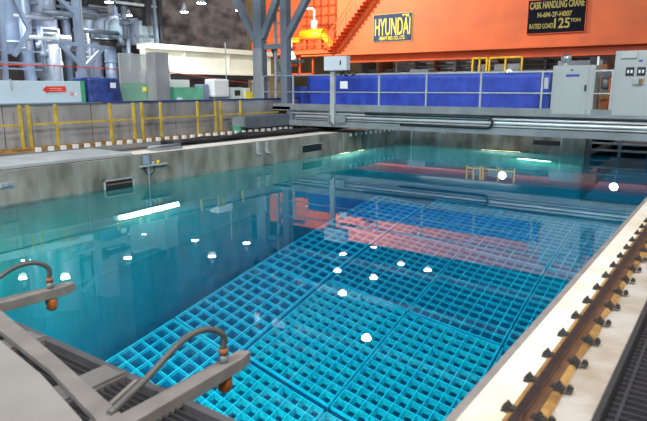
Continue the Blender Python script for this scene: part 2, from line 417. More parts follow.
for k, (yy, nm) in enumerate([(1.9, 'nearest'), (4.75, 'second nearest'), (7.60, 'middle'), (10.45, 'second farthest'), (13.30, 'farthest')]):
    rack(-9.28, yy, 6, 10, P1, .026, 'rack of wide square cells along the left pool wall, %s of its row' % nm, 'wide cell racks on the left', .006)
# narrow cells: wide lead-in funnels
cols = [(-7.48, 'beside the wide cells'), (-5.38, 'in mid pool'), (-3.28, 'nearest the right curb')]
for yy, nm in rows:
    for xx, cn in cols:
        rack(xx, yy, 9, 13, P2, .016 if (yy < 9 and xx < -3.5) else .011, 'rack of narrow square cells %s, %s of its row' % (cn, nm), 'narrow cell racks', .045 if (yy < 9 and xx < -3.5) else .012)

# ------------------------------------------------------------------ pool wall fittings
bx_r = empty('wall_recess_box', (XL, 6.95, -1.9), 'dark rectangular skimmer opening with white frame in left pool wall', 'skimmer')
m = MB(); m.box(XL+.001, XL+.012, 6.64, 7.26, -2.2, -1.80); m.build('opening', M_black, bx_r)
m = MB()
for a, b, c, d in ((6.60, 7.30, -1.80, -1.775), (6.60, 6.63, -2.05, -1.775), (7.27, 7.30, -2.05, -1.775)): m.box(XL, XL+.03, a, b, c, d)
m.build('frame', M_greyl, bx_r)
bx(XL+.012, XL+.02, 6.66, 7.24, -1.88, -1.86).build('bar', M_rust, bx_r)
hk = empty('hose_bracket', (XL, 7.7, ZD), 'small blue bracket with black hose loop on left pool wall', 'bracket')
bx(XL, XL+.03, 7.56, 7.70, -1.56, ZD+.0).build('plate', M_ductb, hk)
bx(XL, XL+.09, 7.45, 8.15, -1.60, -1.575).build('shelf', M_greyl, hk)
tb([(XL+.05, 7.68+.13*math.cos(a), -1.62-.16*max(0, math.sin(a))) for a in [PI*i/12 for i in range(13)]], .011, 8).build('hose_loop', M_black, hk)
tb([(XL+.05, 7.9, -1.575), (XL+.05, 7.9, -1.50)], .03).build('valve', M_yelb, hk)
tb([(XL+.05, 7.78, -1.575), (XL+.05, 7.78, -1.52)], .022).build('fitting', M_greyl, hk)
sk = empty('wall_socket', (XL, 4.75, -1.6), 'small blue twin socket box on the left pool wall', 'socket')
bx(XL, XL+.03, 4.62, 4.86, -1.64, -1.56).build('plate', M_greyl, sk)
for yv in (4.69, 4.79): tb([(XL+.03, yv, -1.6), (XL+.05, yv, -1.6)], .028).build('socket_cap', M_ductb, sk)
hk = empty('ladder_bracket', (XL, 11.3, ZD), 'small grey double hook hanging on the left pool wall', 'bracket')
for yv in (11.1, 11.45):
    MB().box(XL, XL+.03, yv-.05, yv+.05, -1.66, ZD+.01).box(XL, XL+.12, yv-.05, yv+.05, -1.66, -1.635).build('hook', M_greyl, hk)
bx2 = empty('wall_plate', (XL, 13.5, -1.75), 'small dark rectangular opening in left pool wall near the bridge', 'plate')
bx(XL, XL+.01, 13.0, 13.9, -1.80, -1.60).build('opening', M_black, bx2)
bx(XL, XL+.02, 12.95, 13.95, -1.60, -1.58).build('frame', M_greyl, bx2)
bx3 = empty('wall_slot', (-5.2, YF, -1.6), 'black slot opening in the far pool wall', 'slot')
bx(-5.15, -4.35, YF-.015, YF-.001, -1.72, -1.58).build('opening', M_black, bx3)
bx(-4.34, -4.30, YF-.03, YF-.001, -1.85, -1.45).build('frame_post', M_greyl, bx3)
# poles with underwater lamps
def pool_lamp(x, y, label, nrm, L=.5):
    r = empty('pool_lamp', (x, y, ZD), label, 'underwater lamp')
    tb([(x, y, ZD+.02), (x, y, ZW-.10)], .015, 10).build('pole', M_greyd, r)
    nx, ny = nrm
    px, py = x-ny*L/2, y-nx*L/2
    m = MB(); m.bar((x-abs(ny)*L/2, y-abs(nx)*L/2, ZW-.11), (x+abs(ny)*L/2, y+abs(nx)*L/2, ZW-.11), .09, .06); m.build('housing', M_greyl, r)
    m = MB(); m.bar((x-abs(ny)*L*.48+nx*.05, y-abs(nx)*L*.48+ny*.05, ZW-.11), (x+abs(ny)*L*.48+nx*.05, y+abs(nx)*L*.48+ny*.05, ZW-.11), .03, .06); m.build('lens', M_lampu, r)
    a = area('pool_lamp_light', (x+nx*.15, y+ny*.15, ZW-.3), (x+nx*1.2, y+ny*1.2, ZW-2.5), 160, .4, (1, .98, .75)); 
    return r
pool_lamp(XL+.12, 14.9, 'underwater lamp on a pole at the left pool wall', (1, 0))
pool_lamp(XL+.12, 15.9, 'underwater lamp beside the pole at left wall, just past the bridge line', (1, 0), .35)
pool_lamp(-6.1, YF-.12, 'bright underwater lamp glowing at the far pool wall', (0, -1), 1.3)
fl = empty('flood_lamp', (XL+.12, 7.5, ZD), 'long brilliant underwater floodlight below the blue hose bracket', 'underwater lamp')
tb([(XL+.12, 7.6, -1.6), (XL+.12, 7.6, -4.3)], .015, 8).build('pole', M_greyd, fl)
bx(XL+.05, XL+.16, 6.72, 8.34, -4.66, -4.32).build('housing', M_greyl, fl)
bx(XL+.16, XL+.18, 6.78, 8.28, -4.62, -4.36).build('lens', mat('flood_lens', (1, 1, 1), .5, emit=(1, 1, .8), estr=30), fl)
area('flood_light', (XL+.3, 7.5, -4.5), (XL+3, 7.5, -6.5), 160, 1.4, (1, 1, .7), 'RECTANGLE', .2)
for x in (-8.2, ):
    q = empty('guide_hook', (x, YF-.1, ZD), 'pale curved pipe hook standing on far pool wall', 'pipe')
    tb([(x, YF-.1, -2.1), (x, YF-.1, -1.55), (x+.05, YF-.1, -1.48), (x+.13, YF-.1, -1.5), (x+.13, YF-.1, -1.62)], .035).build('pipe', M_greyl, q)
q = empty('stand_pipe', (-9.3, YF-.1, ZD), 'thin vertical pipe in the far left corner of the pool', 'pipe')
tb([(-9.3, YF-.1, -2.4), (-9.3, YF-.1, ZD)], .025).build('pipe', M_greyl, q)
# canal gate
gg = empty('canal_gate', (-2.8, YF+.6, ZW), 'dark barred gate closing the canal beyond the pool', 'gate')
for z in (-1.42, -1.62, -1.82): bx(-3.6, -1.95, YF+.2, YF+.3, z, z+.05).build('cross_bar', M_grey, gg)
for x in (-3.55, -2.75, -2.0): bx(x-.04, x+.04, YF+.18, YF+.32, -2.4, ZD).build('post', M_greyd, gg)

# ------------------------------------------------------------------ left coping, rail seat and yellow fence
struct('trim_10', bx(XL-.72, XL-.16, 7.5, 15, ZD, ZD+.015), M_white)
lb = empty('cover_box', (XL-.9, 5.5, ZD), 'long low shiny steel cover box lying on left pool edge', 'cover')
MB().box(XL-1.55, XL-.12, 2.5, 7.4, ZD, ZD+.07).build('cover', M_greyl, lb, bevel=.01)
struct('trim_13', bx(XL-.13, XL-.09, YN, YF, ZD, ZD+.008), M_black)
struct('trim_11', bx(-12.4, -11.2, 2, 22, ZD-.02, ZD+.03), M_concd)
lr = empty('left_rail', (-12.2, 8, ZD+.03), 'orange-brown rail with white clip plates on the left deck', 'rail')
extr(prof, -12.35, ZD+.035, 2, 22).build('rail_bar', M_grout, lr)
for i in range(37):
    yv = 6.55 + .29*i
    MB().box(-12.24, -12.16, yv-.05, yv+.05, ZD+.03, ZD+.12).build('clip_plate', M_whitep, lr)
    
lw = empty('wall_top_clips', (XL-.02, 17, ZD), 'row of white clip plates on the left pool wall beyond the bridge', 'clip row')
for i in range(13):
    yv = 15.5+.31*i
    bx(XL-.02, XL+.012, yv-.06, yv+.06, -1.50, -1.40).build('clip_plate', M_whitep, lw)
# cable festoon on left deck
hs = empty('cable_bundle', (-10.9, 12, ZD), 'thick black cable bundle lying along left pool edge up to the bridge', 'cable')
for k in range(4):
    pts = [(-11.0-.13*k+.05*math.sin(j*.9+k*2), 9.2+j*.45, ZD+.07+.03*math.sin(j*1.7+k)) for j in range(18)]
    tb(pts, .05, 8).build('cable', M_black, hs)
vl = empty('deck_clamp', (-10.6, 8.4, ZD), 'rusty grey clamp block on white strip of left pool edge', 'clamp')
MB().box(-10.7, -10.3, 8.2, 8.9, ZD+.015, ZD+.06).tube([(-10.5, 8.1, ZD+.09), (-10.5, 9.0, ZD+.09)], .035).build('body', M_grey, vl)
# fence
fe = empty('yellow_fence', (-12.55, 8, ZD), 'yellow steel guard fence along left deck', 'fence')
FX = -12.55; ZB = -1.26; ZT = -.36
for yv in (4.2, 5.2, 6.42, 6.60, 7.22, 8.62, 9.30, 9.55, 10.15, 11.45, 12.15, 12.35, 13.2):
    m = MB().bar((FX, yv, ZD), (FX, yv, ZT), .055, .055); m.build('post', M_yel, fe)
for a, b in ((2, 6.42), (6.60, 9.30), (9.55, 12.15), (12.35, 15)):
    MB().bar((FX, a, -.78), (FX, b, -.78), .04, .04).build('mid_rail', M_yel, fe)
MB().box(FX-.02, FX+.02, 2, 15, ZB-.04, ZB+.0).build('kick_rail', M_grout, fe)
pn = empty('steel_partition', (-12.9, 8, ZD), 'stainless steel partition sheets behind the yellow fence', 'partition')
yv = 3.0
for L in (3.2, 2.1, 2.6, 2.4, 3.0, 3.2):
    MB().box(-12.95, -12.85, yv+.01, yv+L-.01, ZD, -.37).build('panel', M_stain, pn); yv += L
bx(-13.0, -12.8, 3, 8.6, -.37, -.34).build('ledge', M_greyd, pn)
bx(-13.0, -12.8, 8.6, 19.5, -.37, -.33).build('blue_ledge', M_navy, pn)
struct('platform_floor', bx(-27.1, -13.0, 2, 19.2, -.5, -.42), M_grey)

# ------------------------------------------------------------------ things on the left platform  (X about -14)
X0 = -14.0; ZP = -.42
b = empty('pale_blue_container', (X0-.5, 7, ZP), 'long pale blue container with a red arrow on its side', 'container')
MB().box(X0-1.2, X0, 4.6, 8.80, ZP+.01, .17).build('body', M_pale, b, bevel=.01)
MB().box(X0-.01, X0+.05, 4.6, 8.80, ZP+.01, ZP+.07).build('skirt', M_ductb, b)
MB().box(X0-1.2, X0+.02, 8.80, 8.91, ZP+.01, .18).build('end_strip', M_green, b)
MB().bar((X0, 7.02, .2), (X0, 7.02, -.05), .04).build('latch', M_greyl, b)
ar = MB(); zc = -.04; ya = 7.77; yb = 8.37
P = [(ya, zc), (ya+.12, zc+.09), (ya+.12, zc+.075), (yb, zc+.085), (yb+.02, zc+.02), (yb, zc-.055), (ya+.12, zc-.065), (ya+.12, zc-.09)]
n = len(P); ar.add([(x, a, z) for x in (X0+.003, X0+.012) for a, z in P], [tuple(range(n)), tuple(range(2*n-1, n-1, -1))]+[(i, (i+1)%n, n+(i+1)%n, n+i) for i in range(n)])
ar.build('arrow_sticker', M_red, b)
MB().box(X0+.012, X0+.014, 7.95, 8.27, zc+.02, zc+.035).box(X0+.012, X0+.014, 7.93, 8.29, zc-.025, zc-.012).build('arrow_lines', mat('pink_print', (.9, .45, .40)), b)
MB().box(X0+.001, X0+.006, 8.50, 8.60, -.19, -.11).build('small_label', mat('pink_label', (.75, .25, .35)), b)
MB().box(X0+.001, X0+.006, 8.61, 8.68, -.19, -.12).build('white_label', M_paper, b)
# tarp lump
def draped(name, x0, x1, y0, y1, z0, z1, m, label, cat, amp=.05, n=26, taper=.06):
    bm = MB(); vs = []; 
    # superellipse-ish box draped, wrinkled by noise
    nu, nv = 40, 16
    for j in range(nv+1):
        t = j/nv
        for i in range(nu):
            a = 2*PI*i/nu
            c, s_ = math.cos(a), math.sin(a)
            ex = .5
            cx = math.copysign(abs(c)**ex, c); sy = math.copysign(abs(s_)**ex, s_)
            if t < .7: zz = t/.7; k = 1-taper*zz
            else: zz = 1; k = (1-taper)*(1-(t-.7)/.3)
            x = (x0+x1)/2+cx*(x1-x0)/2*k; y = (y0+y1)/2+sy*(y1-y0)/2*k; z = z0+(z1-z0)*zz
            w_ = noise.noise(Vector((x*3+a, y*4, z*1.3)))*amp
            vs.append((x+cx*w_, y+sy*w_, max(z0, z+noise.noise(Vector((x*2, y*2.5, 3)))*amp*1.2*zz)))
    fs = [(j*nu+i, j*nu+(i+1)%nu, (j+1)*nu+(i+1)%nu, (j+1)*nu+i) for j in range(nv) for i in range(nu)]
    bm.add(vs, fs, True)
    o = bm.build(name, m); tag(o, label, cat); return o
tn = draped('covered_machine', X0-.9, X0+.05, 9.0, 10.12, ZP+.02, .26, M_navy, 'machine wrapped in navy blue tarpaulin on the left platform', 'tarpaulin', .05)
sh = MB().box(X0+.09, X0+.10, 9.62, 9.79, .0, .14).build('paper_note', M_paper); tag(sh, 'white paper note stuck on the navy tarpaulin', 'note')
# plastic partition
pp = empty('plastic_screen', (X0, 10.6, ZP), 'clear plastic screen with green lower half beside navy tarpaulin', 'screen')
bx(X0-.5, X0-.47, 10.35, 11.6, .15, .95).build('clear_sheet', M_film, pp)
bx(X0-.5, X0-.46, 10.35, 11.6, ZP+.01, .15).build('green_sheet', M_filmg, pp)
MB().bar((X0-.48, 10.35, ZP+.01), (X0-.48, 10.35, .95), .03).bar((X0-.48, 11.6, ZP+.01), (X0-.48, 11.6, .95), .03).bar((X0-.48, 10.35, .95), (X0-.48, 11.6, .95), .03).build('frame', M_greyl, pp)
bx(X0-.455, X0-.45, 11.08, 11.22, -.1, .03).build('yellow_card', M_yellow, pp)
# stainless column
c = MB().box(X0-.42, X0-.02, 11.24, 11.74, ZP+.01, 1.02).build('stainless_cabinet', M_stain, bevel=.01)
tag(c, 'tall plain stainless steel cabinet left of the cream beam', 'cabinet')
gb = empty('green_crate', (X0, 12.5, ZP), 'light green crate with white label below the cream beam', 'crate')
bx(X0-.8, X0-.1, 11.95, 13.15, ZP+.01, .02).build('body', M_greenl, gb)
bx(X0-.8, X0-.09, 11.80, 11.94, ZP+.01, .03).build('end_panel', M_green, gb)
bx(X0-.1, X0-.09, 12.05, 12.25, ZP+.04, ZP+.14).build('label', M_paper, gb)
wb_ = MB().box(X0-1.4, X0-.9, 12.3, 13.3, ZP+.005, .26).build('white_carton', M_whitep, bevel=.01); tag(wb_, 'white carton standing behind the green crate', 'box')
nb = MB().box(X0-.6, X0-.2, 13.22, 13.5, ZP+.005, .12).build('navy_drum_box', M_ductb, bevel=.03); tag(nb, 'dark blue case between green crate and white chest', 'case')
wc_ = empty('white_chest', (X0, 14.5, ZP), 'white rounded chest standing on the platform edge', 'chest')
bx(X0-.5, X0-.05, 13.56, 14.28, ZP+.12, .29).build('body', M_whitep, wc_, bevel=.06)
bx(X0-.48, X0-.07, 13.6, 14.25, ZP+.01, ZP+.12).build('base', M_greyd, wc_)
for i, (ya, yb, zt, mm, lab) in enumerate([(14.42, 14.95, .02, M_pale, 'pale blue meter box right of the white chest'), (15.02, 15.35, .0, M_paper, 'small white meter box near the tower foot')]):
    q = empty('meter_box', (X0, ya, ZP), lab, 'meter')
    bx(X0-.5, X0-.1, ya, yb, ZP+.01, zt).build('body', mm, q, bevel=.01)
    bx(X0-.1, X0-.09, ya+.15, yb-.12, zt-.28, zt-.10).build('display', M_black if i == 0 else M_green, q)
yc = MB().box(X0-.08, X0-.03, 15.05, 15.4, ZP+.0, -.12).build('yellow_sign_board', M_yellow); tag(yc, 'yellow board beside the tower foot on platform', 'board')
sp = MB().box(X0-.06, X0+.3, 14.3, 17.2, ZP+.0, ZP+.05).build('yellow_plank', M_yelb); tag(sp, 'yellow plank lying under the meter boxes', 'plank')
# red tape / line
rt = tb([(-15.46, 5, .56), (-15.46, 9, .60), (-15.46, 13, .50), (-15.46, 17, .16)], .016, 6).build('red_rope', M_red); tag(rt, 'thin red rope strung across the left machinery', 'rope')
rp = empty('rope_post', (-15.5, 9, ZP), 'thin grey post carrying the red rope on left platform', 'post')
for yv, zt in ((5, .7), (9, .7), (13, .6), (17, .3)):
    tb([(-15.5, yv, ZP), (-15.5, yv, zt)], .02, 6).build('post_bar', M_greyl, rp)

# cream beam and dark recess behind
cb = empty('cream_beam', (-20, 18, .8), 'long cream painted steel beam along the stained concrete wall', 'beam')
def atX(px, py, X):
    # construction aid: the point of the plane x = X on the sight line of the survey photo
    yw, pt = YAW, PITCH
    fwd = Vector((-math.sin(yw)*math.cos(pt), math.cos(yw)*math.cos(pt), -math.sin(pt)))
    rt_ = Vector((math.cos(yw), math.sin(yw), 0)); up = rt_.cross(fwd)
    d = fwd*578 + rt_*(px-323.5) + up*(210.5-py)
    return d*(X/d.x)
BX = -22.6
m = MB(); m.box(BX, BX+.35, 17.3, 26, .74, 1.75); m.build('web', M_cream, cb)
bx(BX-.2, BX+.6, 17.3, 26, 1.75, 1.98).build('top_flange', M_cream, cb)
bx(BX-.2, BX+.55, 17.3, 26, .66, .76).build('bottom_flange', M_cream, cb)
bx(BX-.1, BX+.5, 17.9, 25.3, .44, .65).build('shadow_strip', M_black, cb)  # black bar standing in for the shadow gap below the beam
for yv in (19.5, 22.5): bx(BX+.35, BX+.5, yv, yv+.05, .76, 1.75).build('stiffener', M_cream, cb)
bx(BX-.1, BX+.3, 17.3, 17.8, -.42, .66).build('support_post', M_grey, cb)
bx(BX-.1, BX+.3, 25.4, 25.9, ZD, .66).build('support_post', M_grey, cb)

# ------------------------------------------------------------------ left machinery
def P(px, py, X): return atX(px, py, X)
def vduct(name, px, X, r, z0, z1, label, mtl=M_duct, flanges=()):
    q = P(px, 60, X); y = q.y
    rt_ = empty(name, (X, y, z0), label, 'duct')
    tb([(X, y, z0), (X, y, z1)], r, 28).build('body', mtl, rt_)
    for z in flanges: tb([(X, y, z-.05), (X, y, z+.05)], r*1.12, 28).build('flange', mtl, rt_)
    return rt_, y
# big vertical ducts
vduct('vertical_duct', 47, -25.3, .56, 2.2, 6.5, 'thick galvanised vertical duct above the red arrow container', flanges=(2.3, 2.5, 4.0))
vduct('lower_duct', 50, -25.3, .46, ZP, 2.1, 'galvanised lower duct stub standing behind the red arrow container', flanges=(2.0,))
vduct('vertical_duct', 93, -25.3, .44, ZP, 6.5, 'galvanised vertical duct joining the horizontal duct', flanges=(1.6, 3.5))
vduct('tank', 14, -25.6, .46, 1.4, 6.5, 'grey blue cylindrical tank at the top left edge', M_ductb, flanges=(1.9, 3.8))
vduct('vertical_pipe', 29, -24.6, .24, ZP, 6.0, 'slim grey pipe between tank and thick duct', M_ductb, flanges=(1.6,))
vduct('vertical_pipe', 69, -26.0, .20, ZP, 6.5, 'slim vertical pipe right of the thick duct', M_ductb)
vduct('vertical_pipe', 111, -24.6, .28, ZP, 1.9, 'blue grey pipe right of the steel column', M_ductb, flanges=(1.2,))
# horizontal duct to the right
hd = empty('horizontal_duct', (-23.4, 16, 2.2), 'pale horizontal duct ending in a square box near top left', 'duct')
HX = -23.4
a = P(99, 27, -24.9); b_ = P(130, 30, HX)
tb([a, a.lerp(b_, .45)], .52, 28).build('round_section', M_duct, hd)
tb([a.lerp(b_, .40), a.lerp(b_, .52)], .58, 28).build('flange', M_duct, hd)
tb([a.lerp(b_, .5), b_], .47, 28).build('round_section', M_pale, hd)
c_ = P(131, 32, HX); d2 = P(156, 33, HX)
bx(HX-.4, HX+.4, c_.y, d2.y, c_.z-.5, c_.z+.5).build('square_section', M_pale, hd, bevel=.02)
bx(HX-.45, HX+.45, c_.y-.05, c_.y+.1, c_.z-.58, c_.z+.58).build('flange', M_duct, hd)
q = P(122, 46, HX); tb([q, q+Vector((0, 0, .45))], .17, 14).build('drain_valve', M_greyd, hd); tb([q+Vector((0, -.3, .05)), q+Vector((0, .3, .05))], .11, 12).build('drain_pipe', M_black, hd)
# steel frame in front of the ducts
sf = empty('steel_frame', (-17, 8, ZP), 'blue grey steel support frame with diagonal braces before the ducts', 'frame')
def fb(p0, p1, w_, name='brace', mtl=M_ductb, X=-17): MB().bar(P(*p0, X), P(*p1, X), w_, w_).build(name, mtl, sf)
fb((74, -12), (82, 79), .17, 'column'); fb((79, -12), (86, 79), .06, 'column_flange', M_greyl); 
fb((56, -4), (78, 16), .11); fb((84, 68), (60, 44), .11); fb((84, 68), (104, 47), .11)
fb((56, 42), (108, 48), .11, 'cross_beam'); fb((14, 56), (29, 31), .11); fb((30, 32), (12, -6), .10, 'strut')
fb((0, -5), (6, 82), .12, 'column'); fb((0, 62), (42, 64), .05, 'pipe'); fb((0, 68), (42, 70), .05, 'pipe'); fb((0, 50), (40, 52), .05, 'pipe')
# gantry frame near the corner of the concrete block
cf = empty('corner_frame', (-22.2, 17, ZP), 'dark steel ladder frame with cream drum at the concrete corner', 'frame')
def cbm(p0, p1, w_, name, mtl, X=-22.2): MB().bar(P(*p0, X), P(*p1, X), w_, w_).build(name, mtl, cf)
cbm((152, -10), (157, 46), .16, 'column', M_greyd); cbm((116, 2), (156, 7), .10, 'cross_bar', M_greyl); cbm((146, -8), (147, 26), .30, 'dark_strip', M_black); cbm((158, -10), (161, 44), .18, 'edge_column', M_black)
q1, q2 = P(151, 24, -22.9), P(151, 2, -22.9); tb([q1, q2], .28, 20).build('drum', M_cream, cf)
tb([P(135, 36, -22.5), P(155, 37, -22.5), P(157, 39, -22.5), P(157, 47, -22.5)], .07, 10).build('bent_pipe', M_greyd, cf)
# bright wall panel behind (white cladding)
struct('window_1', bx(-27.1, -27.0, 17.2, 19.2, 2.6, 5.6), M_greyl)
# valves, junctions and thin pipes filling the gaps of the bay
mc = empty('valve_cluster', (-24, 10, ZP), 'cluttered valves and thin pipes between the big ducts', 'pipes')
rg = random.Random(5)
for k in range(34):
    px = rg.uniform(-2, 128); X = rg.uniform(-25.9, -22.8); p0 = P(px, rg.uniform(-8, 40), X); vert = rg.random() < .5
    mt_ = rg.choice([M_ductb, M_greyd, M_greyl, M_duct, M_black, M_greyd]); rr_ = rg.uniform(.04, .13)
    if vert: q_ = p0 + Vector((0, 0, -rg.uniform(.8, 3)))
    else: q_ = p0 + Vector((0, rg.uniform(.8, 3), 0))
    m = MB().tube([p0, q_], rr_, 10)
    if rg.random() < .6: c0 = p0.lerp(q_, .5); d0 = (q_-p0).normalized()*.12; m.tube([c0-d0, c0+d0], rr_*1.9, 12)
    m.build('pipe', mt_, mc)
# small pipes clutter in machinery bay
cp = empty('pipe_bundle', (-21, 8, ZP), 'bundle of thin pipes running behind the ducts', 'pipes')
for k, (p0, p1, rr_) in enumerate([((0, 20), (50, 24), .09), ((0, 34), (44, 37), .05), ((36, -5), (40, 78), .12), ((86, 20), (88, 78), .10), ((122, -5), (124, 78), .07), ((128, -5), (131, 60), .10), ((20, -5), (24, 70), .16), ((104, 55), (150, 62), .06), ((104, 66), (150, 70), .04), ((63, -5), (66, 80), .08)]):
    tb([P(*p0, -26.3), P(*p1, -26.3)], rr_, 10).build('pipe', (M_ductb, M_greyd, M_greyl)[k % 3], cp)

# ------------------------------------------------------------------ lamps
def hang_lamp(loc, label, group, power, r=.22, top=13.0, name='high_bay_lamp', em=None):
    o = empty(name, loc, label, 'lamp', group); x, y, z = loc
    m = MB(); m.tube([(x, y, z+.02), (x, y, z+.22), (x, y, z+.4)], [r*1.15, r*.6, r*.3], 20); m.build('housing', M_grey, o)
    tb([(x, y, z), (x, y, z+.019)], r, 20).build('lens', em or M_lamp, o)
    if top > z+.5: tb([(x, y, z+.4), (x, y, top)], .015, 6).build('rod', M_greyd, o)
    l = bpy.data.lights.new('bulb', 'SPOT'); l.energy = power; l.spot_size = math.radians(150); l.shadow_soft_size = r; l.spot_blend = .5; l.color = COOL
    lo = bpy.data.objects.new('bulb', l); COL.objects.link(lo); lo.location = (0, 0, -.04); lo.parent = o
    return o
k = (3.3+3.9)/15.9
for (x, y) in [(-45.9, 40.7), (-40.6, 43.0), (-40.0, 37.5), (-52.6, 39.1), (-46.1, 32.4), (-52.7, 32.9), (-45.4, 25.6), (-48.3, 23.5), (-53.4, 26.4)]:
    hang_lamp((x*k, y*k, 3.3), 'round bright lamp hanging over the left machinery bay', 'lamps over the left bay', 420, .17)
for (x, y) in [(-28.9, 49.4), (-30.1, 45.5), (-27.5, 40.7), (-23.9, 45.8), (-23.9, 40.9), (-23.9, 36.1), (-21.1, 45.6), (-18, 30), (-30, 30)]:
    hang_lamp((x, y, 12), 'round high bay lamp under the dark hall ceiling', 'ceiling lamps over the crane bay', 450, .32, 12.95)
def post_lamp(x, y, z, label):
    o = empty('floor_lamp', (x, y, ZD), label, 'lamp')
    tb([(x, y+.05, ZD-.02), (x, y+.05, z)], .04, 8).build('pole', M_greyd, o)
    tb([(x, y-.12, z), (x, y, z), (x, y+.15, z)], [.22, .2, .08], 18).build('housing', M_grey, o)
    tb([(x, y-.14, z), (x, y-.12, z)], .19, 18).build('lens', M_lamp, o)
post_lamp(-4.9, 32.8, 1.1, 'round floodlight on a post far behind the tall cabinet')
post_lamp(-10.1, 30.9, .72, 'round floodlight on a post far behind the blue tarpaulins')

# ------------------------------------------------------------------ crane (Y = 40)
YC = 40.0
cr = empty('cask_crane', (-15, YC, 2), 'huge orange overhead crane girder across the back of the hall', 'crane')
bx(-27.2, 6, YC, YC+1.6, 2.62, 8.8).build('girder', M_orange, cr)
bx(-30.5, 6, YC-.5, YC+.3, 2.55, 2.66).build('ledge', M_orange, cr)
bx(-27.2, 6, YC+.25, YC+1.4, 2.0, 2.55).build('bottom_flange', M_orangep, cr)
bx(-39, -24, YC+4.4, YC+6, 2.9, 9.6).build('rear_girder', M_orange, cr)
bx(-39, -27.2, YC-.5, YC+4.4, 2.75, 2.95).build('end_platform', M_orange, cr)
bx(-36, -33, YC-.2, YC+.2, 3.0, 3.6).build('platform_bracket', M_orangep, cr)
bx(-8, 6, YC-.15, YC, 2.66, 3.1).build('web_stiffener', M_orange, cr)
MB().bar((-5.5, YC-.05, 8.2), (2.0, YC-.05, 4.2), .5, .25).build('diagonal_stiffener', M_orangep, cr)
for i in range(6):
    x = -20+i*2.9; bx(x, x+.35, YC-.15, YC, 7.2, 7.5).build('lug', M_orangep, cr)
# stair on the girder end
m = MB(); nst = 16
for i in range(nst):
    t = i/(nst-1); x = -27.4+3.7*t; z = 2.95+3.9*t
    m.box(x, x+.34, YC-1.1, YC-.2, z, z+.07); m.box(x, x+.05, YC-1.1, YC-.2, z, z-.18)
m.build('stair_treads', M_orangep, cr)
MB().bar((-27.2, YC-.15, 2.85), (-23.4, YC-.15, 6.85), .06, .5).build('stair_stringer', M_orange, cr)
MB().bar((-27.3, YC-1.1, 4.1), (-24.0, YC-1.1, 7.9), .06, .06).bar((-27.3, YC-1.1, 3.6), (-24.0, YC-1.1, 7.4), .04, .04).build('stair_handrail', M_orange, cr)
for i in range(5): MB().bar((-27.3+i*.82, YC-1.1, 3.0+i*.95), (-27.3+i*.82, YC-1.1, 4.1+i*.95), .05, .05).build('handrail_post', M_orange, cr)
# end platform railings and hanging cage
for i in range(9): MB().bar((-36+i*1.05, YC-.4, 2.95), (-36+i*1.05, YC-.4, 4.0), .06, .06).build('railing_post', M_orange, cr)
MB().bar((-36, YC-.4, 4.0), (-27.9, YC-.4, 4.0), .07, .07).bar((-36, YC-.4, 3.5), (-27.9, YC-.4, 3.5), .05, .05).build('railing', M_orange, cr)
m = MB()
for a, b2 in (((-32.5, 2.75), (-32.5, 1.1)), ((-29.6, 2.75), (-29.6, 1.1)), ((-32.5, 1.15), (-29.6, 1.15)), ((-32.5, 1.9), (-31, 1.9)), ((-31, 2.75), (-31, 1.1))):
    m.bar((a[0], YC, a[1]), (b2[0], YC, b2[1]), .14, .14)
m.build('hanging_frame', M_orangep, cr)
m = MB()
for i in range(5): m.bar((-33.5+i*.8, YC+4.3, 3), (-33.5+i*.8, YC+4.3, 8.2), .12, .12)
for z in (5.6, 6.4, 7.2): m.bar((-34, YC+4.3, z), (-30, YC+4.3, z), .12, .12)
m.build('grid_frame', M_orangep, cr)
# trolley machinery
tm = empty('crane_hoist', (-29.5, YC+1, 2.95), 'yellow hoist drive with white motor on the crane end platform', 'hoist')
tb([(-31.2, YC+.6, 4.35), (-28.9, YC+.6, 4.35)], .45, 22).build('gearbox', M_yelb, tm)
bx(-33.2, -28.6, YC+.2, YC+1.2, 2.96, 3.2).build('base_frame', M_orange, tm)
bx(-32.9, -31.3, YC+.4, YC+.9, 3.8, 4.2).build('drive_box', M_yelb, tm)
for x in (-32.2, -30.8, -29.2): bx(x-.12, x+.12, YC+.4, YC+.8, 3.2, 4.0).build('bracket', M_orange, tm)
tb([(-29.9, YC+.6, 4.8), (-29.9, YC+.6, 5.5)], .28, 20).build('motor', M_whitep, tm)
tb([(-29.9, YC+.6, 5.5), (-29.9, YC+.6, 6.3), (-30.05, YC+.6, 6.45), (-30.9, YC+.6, 6.5)], .10, 12).build('motor_pipe', M_whitep, tm)
MB().bar((-28.9, YC+.5, 4.3), (-28.0, YC+.5, 3.4), .4, .4).build('chute', M_yelb, tm)

hk = empty('crane_bell', (-31.5, YC-.6, 2.3), 'small white bell shaped lamp hanging below the crane platform', 'lamp')
tb([(-31.2, YC-.8, 2.3), (-31.2, YC-.8, 2.5), (-31.2, YC-.8, 2.85), (-31.2, YC-.8, 3.0)], [.42, .36, .2, .1], 20).build('shade', M_whitep, hk)
tb([(-31.2, YC-.8, 3.0), (-31.2, YC-.8, 3.9)], .05).build('stem', M_greyl, hk)
